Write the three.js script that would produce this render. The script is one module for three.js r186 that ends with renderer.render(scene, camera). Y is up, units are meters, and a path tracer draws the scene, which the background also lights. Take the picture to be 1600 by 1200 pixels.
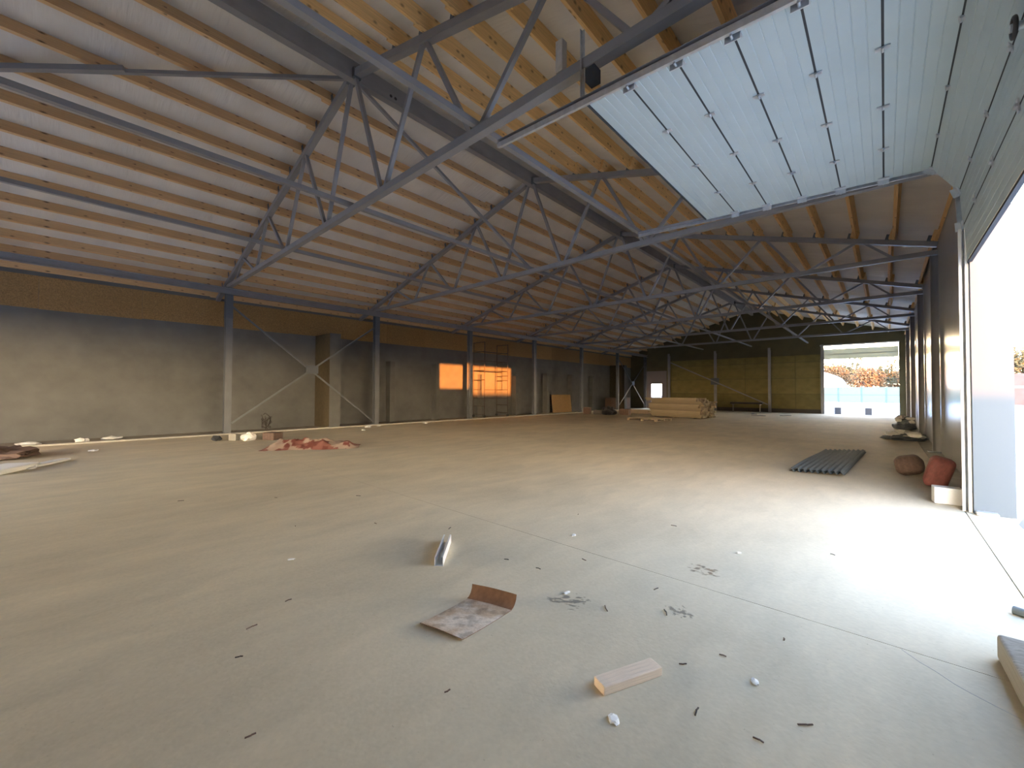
import * as THREE from 'three';
import { mergeGeometries } from 'three/addons/utils/BufferGeometryUtils.js';
import { RoundedBoxGeometry } from 'three/addons/geometries/RoundedBoxGeometry.js';

// ---------------------------------------------------------------- camera, sky, sun, exposure
// Hall frame: X to the right wall, Y up, s along the hall away from the camera. In three.js z = -s.
const scene = new THREE.Scene();
const F = 640.6, YAW = 0.7382, PITCH = 0.0194, ROLL = 0.0042, EYE = 1.609;
const camera = new THREE.PerspectiveCamera(2 * Math.atan(600 / F) * 180 / Math.PI, 4 / 3, 0.05, 900);
{
  const cy = Math.cos(YAW), sy = Math.sin(YAW), cp = Math.cos(PITCH), sp = Math.sin(PITCH), cr = Math.cos(ROLL), sr = Math.sin(ROLL);
  const r0 = new THREE.Vector3(cy, 0, -sy), f0 = new THREE.Vector3(-sy, 0, -cy), u0 = new THREE.Vector3(0, 1, 0);
  const f1 = f0.clone().multiplyScalar(cp).addScaledVector(u0, sp), u1 = u0.clone().multiplyScalar(cp).addScaledVector(f0, -sp);
  const r2 = r0.clone().multiplyScalar(cr).addScaledVector(u1, sr), u2 = u1.clone().multiplyScalar(cr).addScaledVector(r0, -sr);
  camera.position.set(0, EYE, 0);
  camera.quaternion.setFromRotationMatrix(new THREE.Matrix4().makeBasis(r2, u2, f1.clone().negate()));
}
const SUN_DIR = new THREE.Vector3(20.7, 0.145, 13.3).normalize();     // towards the low evening sun, behind and right of the camera
const sun = new THREE.DirectionalLight(new THREE.Color().setRGB(1, 0.29, 0.05), 9.0);
sun.position.copy(SUN_DIR).multiplyScalar(90); sun.castShadow = true;
sun.shadow.mapSize.set(4096, 4096); sun.shadow.radius = 1;
Object.assign(sun.shadow.camera, { left: -60, right: 60, top: 30, bottom: -20, near: 1, far: 260 });
scene.add(sun, sun.target);

const SKY = 12;
{
  const W = 512, H = 256, d = new Float32Array(W * H * 4), horizon = [1.36, 1.00, 0.56], mid = [0.58, 0.60, 0.58], zenith = [0.08, 0.13, 0.225], glow = [1.0, 0.62, 0.26];
  const sm = (a, b, x) => { const t = Math.min(1, Math.max(0, (x - a) / (b - a))); return t * t * (3 - 2 * t); };
  for (let r = 0; r < H; r++) for (let c = 0; c < W; c++) {
    const up = ((r + 0.5) / H - 0.5) * Math.PI, az = ((c + 0.5) / W - 0.5) * 2 * Math.PI;
    const x = Math.cos(az) * Math.cos(up), y = Math.sin(up), z = Math.sin(az) * Math.cos(up);
    const a = sm(0, 0.28, up), b = sm(0.06, 0.42, up), cs = Math.max(0, x * SUN_DIR.x + y * SUN_DIR.y + z * SUN_DIR.z), g = 0.55 * Math.pow(cs, 5) * (1 - sm(0, 0.6, up));
    for (let k = 0; k < 3; k++) { let v = horizon[k] * (1 - a) + mid[k] * a; v = v * (1 - b) + zenith[k] * b; d[(r * W + c) * 4 + k] = v + glow[k] * g; }
    d[(r * W + c) * 4 + 3] = 1;
  }
  const t = new THREE.DataTexture(d, W, H, THREE.RGBAFormat, THREE.FloatType);
  t.mapping = THREE.EquirectangularReflectionMapping; t.magFilter = THREE.LinearFilter; t.needsUpdate = true;
  scene.background = t; scene.environment = t; scene.backgroundIntensity = SKY; scene.environmentIntensity = SKY;
}
const renderer = new THREE.WebGLRenderer({ antialias: true });
renderer.toneMapping = THREE.LinearToneMapping;
renderer.toneMappingExposure = 3.8;
renderer.shadowMap.enabled = true;

// ---------------------------------------------------------------- helpers
let seed = 12345;
const rnd = () => { seed = (seed + 0x6d2b79f5) | 0; let t = Math.imul(seed ^ (seed >>> 15), 1 | seed); t = (t + Math.imul(t ^ (t >>> 7), 61 | t)) ^ t; return ((t ^ (t >>> 14)) >>> 0) / 4294967296; };
const rr = (a, b) => a + (b - a) * rnd();
const P = (x, y, s) => new THREE.Vector3(x, y, -s);
const hash = (x, y, k) => { let h = Math.imul(x, 374761393) ^ Math.imul(y, 668265263) ^ Math.imul(k, 2147483647 / 3 | 0); h = Math.imul(h ^ (h >>> 13), 1274126177); return ((h ^ (h >>> 16)) >>> 0) / 4294967296; };
function vnoise(x, y, px, py, k) {                                     // tileable value noise, period px, py cells
  const ix = Math.floor(x), iy = Math.floor(y), fx = x - ix, fy = y - iy, a = fx * fx * (3 - 2 * fx), b = fy * fy * (3 - 2 * fy);
  const m = (i, p) => ((i % p) + p) % p, x0 = m(ix, px), x1 = m(ix + 1, px), y0 = m(iy, py), y1 = m(iy + 1, py);
  return (hash(x0, y0, k) * (1 - a) + hash(x1, y0, k) * a) * (1 - b) + (hash(x0, y1, k) * (1 - a) + hash(x1, y1, k) * a) * b;
}
function fbm(u, v, cx, cy, oct, k) { let s = 0, a = 0.5, t = 0; for (let i = 0; i < oct; i++) { s += a * vnoise(u * cx, v * cy, cx, cy, k + i * 17); t += a; a *= 0.5; cx *= 2; cy *= 2; } return s / t; }
function colorTex(W, H, metresU, metresV, fn) {                        // fn(u, v) -> linear rgb
  const d = new Uint8Array(W * H * 4), enc = (x) => { x = Math.min(1, Math.max(0, x)); return Math.round(255 * (x <= 0.0031308 ? 12.92 * x : 1.055 * Math.pow(x, 1 / 2.4) - 0.055)); };
  for (let j = 0; j < H; j++) for (let i = 0; i < W; i++) { const c = fn((i + 0.5) / W, (j + 0.5) / H), o = (j * W + i) * 4; d[o] = enc(c[0]); d[o + 1] = enc(c[1]); d[o + 2] = enc(c[2]); d[o + 3] = 255; }
  const t = new THREE.DataTexture(d, W, H); t.colorSpace = THREE.SRGBColorSpace; t.wrapS = t.wrapT = THREE.RepeatWrapping; t.magFilter = THREE.LinearFilter; t.repeat.set(1 / metresU, 1 / metresV); t.needsUpdate = true; return t;
}
function greyTex(W, H, metresU, metresV, fn) {
  const d = new Uint8Array(W * H * 4);
  for (let j = 0; j < H; j++) for (let i = 0; i < W; i++) { const o = (j * W + i) * 4; d[o] = d[o + 1] = d[o + 2] = Math.round(255 * Math.min(1, Math.max(0, fn((i + 0.5) / W, (j + 0.5) / H)))); d[o + 3] = 255; }
  const t = new THREE.DataTexture(d, W, H); t.wrapS = t.wrapT = THREE.RepeatWrapping; t.magFilter = THREE.LinearFilter; t.repeat.set(1 / metresU, 1 / metresV); t.needsUpdate = true; return t;
}
// box with uv in metres, u along the longest side
function box(w, h, d) {
  const g = new THREE.BoxGeometry(w, h, d), n = g.attributes.normal, p = g.attributes.position, uv = g.attributes.uv, L = [w, h, d];
  for (let i = 0; i < p.count; i++) {
    const a = [Math.abs(n.getX(i)), Math.abs(n.getY(i)), Math.abs(n.getZ(i))].indexOf(Math.max(Math.abs(n.getX(i)), Math.abs(n.getY(i)), Math.abs(n.getZ(i))));
    let o = [0, 1, 2].filter((k) => k !== a); if (L[o[1]] > L[o[0]]) o = [o[1], o[0]];
    const q = [p.getX(i), p.getY(i), p.getZ(i)]; uv.setXY(i, q[o[0]], q[o[1]]);
  }
  return g;
}
const slab = (x0, x1, y0, y1, s0, s1) => box(x1 - x0, y1 - y0, s1 - s0).translate((x0 + x1) / 2, (y0 + y1) / 2, -(s0 + s1) / 2);
function bar(a, b, w, h, up = new THREE.Vector3(0, 1, 0)) {            // square bar from a to b, h along up
  const d = b.clone().sub(a), L = d.length(), g = box(L, h, w); d.normalize();
  let z = new THREE.Vector3().crossVectors(d, up); if (z.length() < 1e-3) z.set(0, 0, 1); z.normalize();
  const y = new THREE.Vector3().crossVectors(z, d);
  return g.applyMatrix4(new THREE.Matrix4().makeBasis(d, y, z).setPosition(a.clone().add(b).multiplyScalar(0.5)));
}
function tube(a, b, r, n = 8) { const d = b.clone().sub(a), g = new THREE.CylinderGeometry(r, r, d.length(), n); g.applyQuaternion(new THREE.Quaternion().setFromUnitVectors(new THREE.Vector3(0, 1, 0), d.clone().normalize())); return g.translate((a.x + b.x) / 2, (a.y + b.y) / 2, (a.z + b.z) / 2); }
const strip = (g) => { const o = g.index ? g.toNonIndexed() : g; for (const k of Object.keys(o.attributes)) if (!['position', 'normal', 'uv'].includes(k)) o.deleteAttribute(k); return o; };
const merge = (list) => mergeGeometries(list.map(strip));
const taken = new Map();
const numbered = (n) => { const k = taken.get(n) ?? 0; taken.set(n, k + 1); return k ? n + '_' + String(k).padStart(3, '0') : n; };
function part(name, g, m, parent) { const o = new THREE.Mesh(Array.isArray(g) ? merge(g) : g, m); o.name = name; o.castShadow = o.receiveShadow = true; parent.add(o); return o; }
function tag(o, label, category, group) { o.userData.label = label; o.userData.kind = 'thing'; if (category) o.userData.category = category; if (group) o.userData.group = group; return o; }
function thing(name, label, category, group, pos) { const o = new THREE.Group(); o.name = numbered(name); if (pos) o.position.copy(pos); scene.add(o); return tag(o, label, category, group); }
function single(name, g, m, label, category, group) { return tag(part(numbered(name), g, m, scene), label, category, group); }
function struct(name, g, m, label) { const o = g ? part(name, g, m, scene) : new THREE.Group(); if (!g) { o.name = name; scene.add(o); } o.userData.kind = 'structure'; if (label) { o.userData.label = label; } return o; }

// ---------------------------------------------------------------- materials
const std = (o) => new THREE.MeshStandardMaterial(o);
const rgb = (r, g, b) => new THREE.Color().setRGB(r, g, b);
const M = {};
{
  const floorMap = colorTex(1536, 1536, 6, 6, (u, v) => {
    const a = fbm(u, v, 5, 5, 6, 3), b = fbm(u + 0.15 * a, v, 24, 9, 4, 31), f = fbm(u, v, 300, 300, 2, 57), sp = vnoise(u * 420, v * 420, 420, 420, 91);
    const sw = fbm(u + 0.05 * b, v + 0.03 * a, 60, 10, 3, 77);
    let t = 0.90 + 0.26 * (a - 0.5) + 0.18 * (b - 0.5) + 0.10 * (f - 0.5) + 0.10 * (sw - 0.5); if (sp > 0.985) t *= 0.72; if (sp < 0.010) t *= 1.15;
    const w = 0.03 * (b - 0.5);
    return [0.63 * t * (1 + w), 0.545 * t, 0.385 * t * (1 - w)];
  });
  const floorRough = greyTex(512, 512, 6, 6, (u, v) => 0.72 + 0.26 * fbm(u, v, 8, 8, 5, 12));
  M.floor = std({ map: floorMap, roughnessMap: floorRough, roughness: 1, bumpMap: greyTex(768, 768, 2, 2, (u, v) => 0.6 * fbm(u, v, 8, 8, 6, 41) + 0.4 * fbm(u, v, 120, 120, 2, 44)), bumpScale: 0.0018, vertexColors: true });
  M.bed = std({ color: rgb(0.10, 0.09, 0.08), roughness: 1 });
  M.kerb = std({ map: colorTex(256, 256, 2, 2, (u, v) => { const t = 0.8 + 0.4 * fbm(u, v, 10, 10, 5, 6); return [0.40 * t, 0.38 * t, 0.33 * t]; }), roughness: 0.95 });
  M.dirt = std({ map: colorTex(512, 512, 3, 3, (u, v) => { const t = 0.6 + 0.8 * fbm(u, v, 12, 12, 6, 16); return [0.23 * t, 0.20 * t, 0.155 * t]; }), roughness: 1 });
  M.plaster = std({ map: colorTex(1024, 512, 12, 6, (u, v) => {
    const a = fbm(u, v, 7, 4, 6, 23), b = fbm(u, v, 40, 20, 4, 29), c = fbm(u, v, 2, 14, 4, 83); let t = 0.86 + 0.42 * (a - 0.5) + 0.22 * (b - 0.5) + 0.14 * (c - 0.5);
    return [0.135 * t, 0.138 * t, 0.136 * t]; }), bumpMap: greyTex(512, 512, 2, 2, (u, v) => fbm(u, v, 10, 10, 6, 61)), bumpScale: 0.006, roughness: 0.95 });
  M.osb = [0, 1, 2].map((k) => std({ map: colorTex(384, 256, 1.2, 0.8, (u, v) => {
    const q = vnoise(u * 46 + 3 * vnoise(u * 9, v * 6, 9, 6, k), v * 60, 46, 60, 5 + k), q2 = vnoise(u * 90, v * 34, 90, 34, 15 + k), f = 0.5 * q + 0.5 * q2, t = (0.60 + 0.75 * f) * (0.94 + 0.08 * k);
    return [0.27 * t, 0.163 * t, 0.062 * t]; }), roughness: 0.8 }));
  M.film = std({ map: colorTex(512, 512, 4, 4, (u, v) => { const t = 0.92 + 0.22 * (fbm(u, v, 6, 6, 5, 47) - 0.5); return [0.66 * t, 0.62 * t, 0.565 * t]; }),
    bumpMap: greyTex(512, 512, 1.5, 6, (u, v) => fbm(u, v, 9, 4, 5, 49)), bumpScale: 0.03, roughness: 0.7 });
  M.pine = [0, 1, 2, 3].map((k) => std({ map: colorTex(1024, 64, 4, 0.2, (u, v) => {
    const w = fbm(u, v, 6, 2, 4, 70 + k), gr = fbm(u + 0.004 * w, v + 0.25 * w, 10, 30, 3, 80 + k); let t = 0.78 + 0.50 * gr;
    for (let j = 0; j < 7; j++) { const dx = (u - hash(j, k, 5)) * 4, dy = (v - hash(j, k, 9)) * 0.2, r = Math.hypot(dx * 0.55, dy); if (r < 0.016) t *= 0.45; else if (r < 0.028) t *= 0.80; }
    const y = 0.95 + 0.06 * k; return [0.60 * t * y, 0.385 * t * y, 0.185 * t]; }), roughness: 0.75 }));
  M.steel = std({ map: colorTex(256, 256, 2, 0.7, (u, v) => { const t = 0.86 + 0.28 * fbm(u, v, 6, 6, 5, 101); return [0.24 * t, 0.24 * t, 0.245 * t]; }), roughness: 0.48, metalness: 0.15 });
  M.columnPaint = std({ map: M.steel.map, color: rgb(0.52, 0.56, 0.62), roughness: 0.5 });
  M.steelHead = std({ color: rgb(0.10, 0.115, 0.135), roughness: 0.5 });
  M.galv = std({ map: colorTex(128, 128, 0.6, 0.6, (u, v) => { const t = 0.85 + 0.3 * fbm(u, v, 12, 12, 3, 111); return [0.56 * t, 0.58 * t, 0.60 * t]; }), roughness: 0.38, metalness: 0.65 });
  M.postPaint = std({ color: rgb(0.075, 0.105, 0.135), roughness: 0.6 });
  M.zinc = std({ color: rgb(0.72, 0.73, 0.72), roughness: 0.35, metalness: 0.25 });
  M.darkMetal = std({ color: rgb(0.06, 0.05, 0.045), roughness: 0.6, metalness: 0.2 });
  M.pierShade = std({ map: colorTex(128, 256, 1.5, 3, (u, v) => { const q = 0.75 + 0.5 * fbm(u, v, 20, 40, 3, 121); return [0.06 * q, 0.046 * q, 0.024 * q]; }), roughness: 0.9 });  // dark brown for the near pier sides, shade included in the colour
  M.rubber = std({ color: rgb(0.035, 0.038, 0.04), roughness: 0.8 });
  M.doorPanel = std({ map: colorTex(256, 256, 2, 2, (u, v) => { const t = 0.96 + 0.08 * fbm(u, v, 8, 8, 4, 131); return [0.43 * t, 0.51 * t, 0.52 * t]; }), roughness: 0.42 });
  M.rightWall = new THREE.MeshPhysicalMaterial({ map: colorTex(256, 256, 3, 3, (u, v) => { const t = 0.88 + 0.24 * fbm(u, v, 6, 6, 5, 141); return [0.40 * t, 0.43 * t, 0.425 * t]; }), roughness: 0.30, clearcoat: 0.6, clearcoatRoughness: 0.16 });
  M.farWall = std({ map: colorTex(512, 256, 6, 3, (u, v) => { const t = 0.8 + 0.4 * fbm(u, v, 8, 6, 5, 151); return [0.10 * t, 0.09 * t, 0.05 * t]; }), roughness: 0.9 });
  M.foam = [0, 1, 2].map((k) => std({ map: colorTex(256, 256, 3, 1.5, (u, v) => { const t = (0.8 + 0.4 * fbm(u, v, 8, 6, 5, 161 + k)) * (0.92 + 0.08 * k); return [0.21 * t, 0.17 * t, 0.06 * t]; }), roughness: 0.85 }));
  M.partition = std({ color: rgb(0.24, 0.21, 0.215), roughness: 0.9 });
  M.snow = std({ map: colorTex(512, 512, 8, 8, (u, v) => { const a = fbm(u, v, 10, 10, 6, 171), b = fbm(u, v, 22, 22, 4, 177); const t = 0.86 + 0.2 * (a - 0.5); return b > 0.66 ? [0.30, 0.29, 0.28] : [0.78 * t, 0.81 * t, 0.86 * t]; }), roughness: 0.9 });
  M.rustTop = std({ map: colorTex(512, 512, 0.62, 0.62, (u, v) => {
    const a = fbm(u, v, 5, 5, 6, 181), b = fbm(u, v, 9, 9, 5, 187), f = fbm(u, v, 60, 60, 3, 191);
    const m = Math.min(1, Math.max(0, (a - 0.36) * 3.2)), t = 0.8 + 0.4 * f, r = 1 - 0.35 * Math.min(1, Math.max(0, (b - 0.52) * 5));
    return [(0.62 * (1 - m) + 0.45 * m) * t * r, (0.54 * (1 - m) + 0.33 * m) * t * r, (0.44 * (1 - m) + 0.22 * m) * t * r]; }), roughness: 0.85 });
  M.rust = std({ map: colorTex(128, 128, 0.3, 0.3, (u, v) => { const t = 0.7 + 0.6 * fbm(u, v, 10, 10, 5, 195); return [0.19 * t, 0.098 * t, 0.052 * t]; }), roughness: 0.9 });
  M.corrugated = std({ map: colorTex(256, 256, 2, 2, (u, v) => { const t = 0.85 + 0.3 * fbm(u, v, 9, 9, 5, 201); return [0.125 * t, 0.15 * t, 0.155 * t]; }), roughness: 0.85, side: THREE.DoubleSide });
  M.oldWood = std({ map: colorTex(512, 128, 1.2, 0.3, (u, v) => { const w = fbm(u, v, 5, 3, 4, 211), gr = fbm(u, v + 0.2 * w, 6, 40, 3, 214), t = 0.65 + 0.7 * gr; return [0.66 * t, 0.535 * t, 0.40 * t]; }), roughness: 0.9 });
  M.greyTimber = std({ map: colorTex(512, 128, 1.2, 0.3, (u, v) => { const w = fbm(u, v, 5, 3, 4, 221), gr = fbm(u, v + 0.2 * w, 6, 40, 3, 224), t = 0.6 + 0.8 * gr; return [0.27 * t, 0.255 * t, 0.22 * t]; }), roughness: 0.95 });
  M.lumber = [0, 1, 2, 3].map((k) => std({ map: colorTex(256, 64, 2, 0.2, (u, v) => { const t = (0.7 + 0.6 * fbm(u, v, 6, 20, 4, 231 + k)) * (0.8 + 0.12 * k); return [0.33 * t, 0.265 * t, 0.175 * t]; }), roughness: 0.9 }));
  M.white = std({ color: rgb(0.74, 0.73, 0.69), roughness: 0.85 });
  M.block = std({ map: colorTex(128, 128, 0.3, 0.3, (u, v) => { const t = 0.85 + 0.3 * fbm(u, v, 20, 20, 3, 241); return [0.66 * t, 0.66 * t, 0.64 * t]; }), roughness: 0.95 });
  M.black = std({ color: rgb(0.015, 0.015, 0.018), roughness: 0.45 });
  M.redBag = std({ map: colorTex(128, 128, 0.5, 0.5, (u, v) => { const t = 0.7 + 0.6 * fbm(u, v, 6, 6, 5, 251); return [0.20 * t, 0.06 * t, 0.05 * t]; }), roughness: 0.7 });
  M.brown = std({ map: colorTex(128, 128, 0.5, 0.5, (u, v) => { const t = 0.7 + 0.6 * fbm(u, v, 6, 6, 5, 256); return [0.125 * t, 0.08 * t, 0.06 * t]; }), roughness: 0.85 });
  M.tarp = std({ vertexColors: true, roughness: 0.8, side: THREE.DoubleSide });
  M.fence = std({ color: rgb(0.03, 0.098, 0.125), roughness: 0.7 });
  M.fenceRail = std({ color: rgb(0.017, 0.06, 0.085), roughness: 0.7 });
  M.concrete = std({ map: colorTex(256, 256, 6, 6, (u, v) => { const t = 0.8 + 0.4 * fbm(u, v, 8, 8, 5, 261); return [0.05 * t, 0.053 * t, 0.058 * t]; }), roughness: 0.95 });
  M.tent = std({ color: rgb(0.75, 0.77, 0.80), roughness: 0.8 });
  M.translucent = new THREE.MeshPhysicalMaterial({ color: rgb(0.55, 0.56, 0.48), roughness: 1, transmission: 0.35, thickness: 0 });
  M.bark = std({ color: rgb(0.075, 0.05, 0.035), roughness: 0.95 });
  M.leaf = [rgb(0.12, 0.075, 0.035), rgb(0.085, 0.075, 0.035), rgb(0.15, 0.075, 0.03)].map((c) => std({ color: c, roughness: 0.9, side: THREE.DoubleSide }));
}

// ---------------------------------------------------------------- dimensions
const XL = -18.06, XR = 1.16, XM = -8.45, WL = -19.7, WR = 1.12, S0 = -7.85, S1 = 40.15, BAY = 6, T1 = 4.15;
const SLOPE = 0.288, CHORD = 8.47, EAVE = 5.5;
const chordY = (x) => CHORD - SLOPE * Math.abs(x - XM);
const DOOR = { s0: 4.1, s1: 8.45 };

// ---------------------------------------------------------------- floor
{
  const floor = struct('floor', null, null, 'pale beige power-floated concrete floor with a saw-cut joint');
  const big = (x, s) => 1 + 0.20 * (fbm((x + 30) / 60, (s + 30) / 100, 24, 40, 4, 301) - 0.5) + 0.12 * (fbm((x + 30) / 60, (s + 30) / 100, 90, 60, 3, 311) - 0.5);
  const plane = (x0, x1, s0, s1) => {
    const nx = Math.round((x1 - x0) / 0.3), ns = Math.max(2, Math.round((s1 - s0) / 0.3)), g = new THREE.PlaneGeometry(x1 - x0, s1 - s0, nx, ns);
    g.rotateX(-Math.PI / 2).translate((x0 + x1) / 2, 0, -(s0 + s1) / 2);
    const p = g.attributes.position, c = new Float32Array(p.count * 3), uv = g.attributes.uv;
    for (let i = 0; i < p.count; i++) { const x = p.getX(i), s = -p.getZ(i), t = big(x, s), w = 0.05 * (fbm((x + 30) / 60, (s + 30) / 100, 20, 30, 3, 331) - 0.5); c.set([t * (1 + w), t, t * (1 - w)], i * 3); uv.setXY(i, x, s); }
    g.setAttribute('color', new THREE.BufferAttribute(c, 3)); return g;
  };
  const solid = (x0, x1, s0, s1) => {                                  // top plane with skirts so that the slab has an edge
    const top = plane(x0, x1, s0, s1).toNonIndexed(), sk = [slab(x0, x1, -0.2, -0.0005, s0, s1)].map((g) => { const o = g.toNonIndexed(), n = o.attributes.position.count; o.setAttribute('color', new THREE.BufferAttribute(new Float32Array(n * 3).fill(1), 3)); return o; });
    return mergeGeometries([top, ...sk]);
  };
  part('slab', solid(-17.8, 0.79, S0, 3.597), M.floor, floor);
  part('slab', solid(-17.8, 0.79, 3.603, S1), M.floor, floor);
  part('threshold', solid(0.80, 1.20, 3.9, 8.6), M.floor, floor);
  part('slab_strip', [slab(0.80, 1.20, -0.2, -0.002, S0, 3.89), slab(0.80, 1.20, -0.2, -0.002, 8.61, S1)], M.kerb, floor);
  part('bed', slab(-17.8, 1.2, -0.4, -0.2, S0, S1), M.bed, floor);
  part('dirt_strip', slab(WL, -17.95, -0.4, -0.01, S0, S1), M.dirt, floor);
  struct('trim_1', slab(-17.96, -17.8, -0.4, 0.05, S0, S1), M.kerb, 'low concrete kerb along the column feet');
  // cracks branching off the joint near the timber
  const crack = (pts) => { const g = []; for (let i = 0; i + 1 < pts.length; i++) g.push(bar(P(pts[i][0], -0.001, pts[i][1]), P(pts[i + 1][0], -0.001, pts[i + 1][1]), 0.004, 0.004)); return g; };
  part('crack', crack([[0.06, 3.585], [0.14, 3.49], [0.2, 3.44], [0.27, 3.36], [0.33, 3.315], [0.42, 3.26], [0.49, 3.22], [0.7, 3.12]]), M.kerb, floor);
}

// ---------------------------------------------------------------- walls
{
  const wl = struct('wall_left', slab(WL - 0.3, WL, -0.3, 5.65, S0, S1), M.plaster, 'long grey plastered concrete wall behind the columns');
  let s = S0, i = 0;
  while (s < S1 - 0.1) { const e = Math.min(S1, s + 2.44), dy = rr(-0.015, 0.015); part('board', slab(WL - 0.01, WL + 0.018 + rr(0, 0.006), 4.17 + dy, 5.2, s + 0.003, e - 0.003), M.osb[(i * 7 + 1) % 3], wl); s = e; i++; }
  wl.children.forEach((c) => { c.name = 'strand_board'; });
  // piers that step out of the wall
  const pier = (s0, s1, x1, top) => part('pier', slab(WL - 0.02, x1, -0.1, top, s0, s1), M.plaster, wl);
  for (const [a, b] of [[7.98, 8.46], [35.7, 36.2]]) { pier(a, b, -18.16, 4.19); part('pier_shade_sheet', slab(WL + 0.02, -18.175, -0.01, 4.185, a - 0.014, a - 0.001), M.pierShade, wl); }  // brown sheet added, shade in its colour, as gate light brightens this side
  for (const [a, t] of [[11.65, 3.2], [14.62, 3.2], [18.3, 2.75], [21.6, 2.75], [25.2, 3.05], [28.6, 3.05], [31.9, 3.05]]) pier(a, a + 0.28, WL + 0.42, t);

  const y1 = 6.14, x1 = WR + 0.12;
  struct('wall_right', [slab(WR, x1, -0.3, y1, S0, 1.75), slab(WR, x1, -0.3, 1.95, 1.75, 3.76), slab(WR, x1, 3.4, y1, 1.75, 3.76), slab(WR, x1, -0.3, y1, 3.76, DOOR.s0), slab(WR, x1, 4.45, y1, DOOR.s0, DOOR.s1 - 0.085), slab(WR, x1, -0.3, y1, DOOR.s1 - 0.085, S1)], M.rightWall, 'smooth grey metal panel wall beside the open door');

  // gable ends
  const gable = (s0, s1, holes) => {
    const sh = new THREE.Shape(), roof = (x) => chordY(x) + 0.42;
    sh.moveTo(WL - 0.3, -0.3); sh.lineTo(WR + 0.12, -0.3); sh.lineTo(WR + 0.12, roof(WR + 0.12)); sh.lineTo(XM, roof(XM)); sh.lineTo(WL - 0.3, roof(WL - 0.3)); sh.closePath();
    for (const [a, b, c, d] of holes) { const h = new THREE.Path(); h.moveTo(a, c); h.lineTo(b, c); h.lineTo(b, d); h.lineTo(a, d); h.closePath(); sh.holes.push(h); }
    return new THREE.ExtrudeGeometry(sh, { depth: s1 - s0, bevelEnabled: false }).translate(0, 0, -s1);
  };
  struct('wall_near', gable(S0 - 0.2, S0, [[-16.0, -9.8, -0.02, 4.0]]), M.farWall, 'gable wall behind the viewer with a gate opening added for fill light');  // unseen gate opening, added to let fill light into the left side
  const wf = struct('wall_far', gable(S1 + 0.02, S1 + 0.14, [[-3.71, 0.76, -0.02, 5.3], [-17.5, -16.4, -0.02, 2.47]]), M.farWall, 'dark olive gable wall with yellow insulation panels at the far end');
  const xs = [-15.85, -11.4, -9.0, -7.16, -5.37, -3.74], ys = [0.32, 1.53, 2.81, 4.11, 4.68]; let k = 0;
  for (let a = 0; a < 5; a++) for (let b = 0; b < 4; b++) { part('panel', slab(xs[a] + 0.012, xs[a + 1] - 0.012, ys[b] + 0.014, ys[b + 1] - 0.014, S1 - 0.03 - 0.006 * (k % 2), S1 + 0.03), M.foam[(k * 5 + a) % 3], wf); k++; }
  part('base_strip', slab(-15.85, -3.72, -0.02, 0.30, S1 - 0.05, S1 + 0.03), M.darkMetal, wf);
  part('lining', [slab(-17.95, -17.5, 0, 3.75, S1 - 0.04, S1 + 0.03), slab(-16.4, -15.9, 0, 3.75, S1 - 0.04, S1 + 0.03), slab(-17.5, -16.4, 2.47, 3.75, S1 - 0.04, S1 + 0.03)], M.partition, wf);
  // frame posts of the far wall
  for (const [x, l] of [[-15.62, 'slim grey steel post between the small doorway and the yellow far wall'], [-11.4, 'slim grey steel post with a brace plate on the yellow far wall'], [-7.16, 'slim grey steel post at the low end of the diagonal on the yellow far wall'], [-3.6, 'slim grey steel post forming the jamb of the bright far doorway']]) single('gable_post', [slab(x - 0.1, x + 0.1, 0, chordY(x) - 2.9 + 2.2 > 5.2 ? 5.4 : 5.2, S1 - 0.24, S1 - 0.22), slab(x - 0.008, x + 0.008, 0, 5.2, S1 - 0.22, S1 - 0.06), slab(x - 0.1, x + 0.1, 0, 5.2, S1 - 0.07, S1 - 0.05)], M.steel, l, 'post', 'posts of the far wall');
  const fb = thing('wall_brace', 'thin steel diagonal brace crossing the yellow far wall', 'brace');
  part('brace_bar', bar(P(-15.4, 4.51, S1 - 0.3), P(-7.29, 0.65, S1 - 0.3), 0.05, 0.09), M.steel, fb);
  part('gusset_plate', slab(-11.75, -11.05, 2.35, 2.95, S1 - 0.31, S1 - 0.27), M.steelHead, fb);
}

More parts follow.
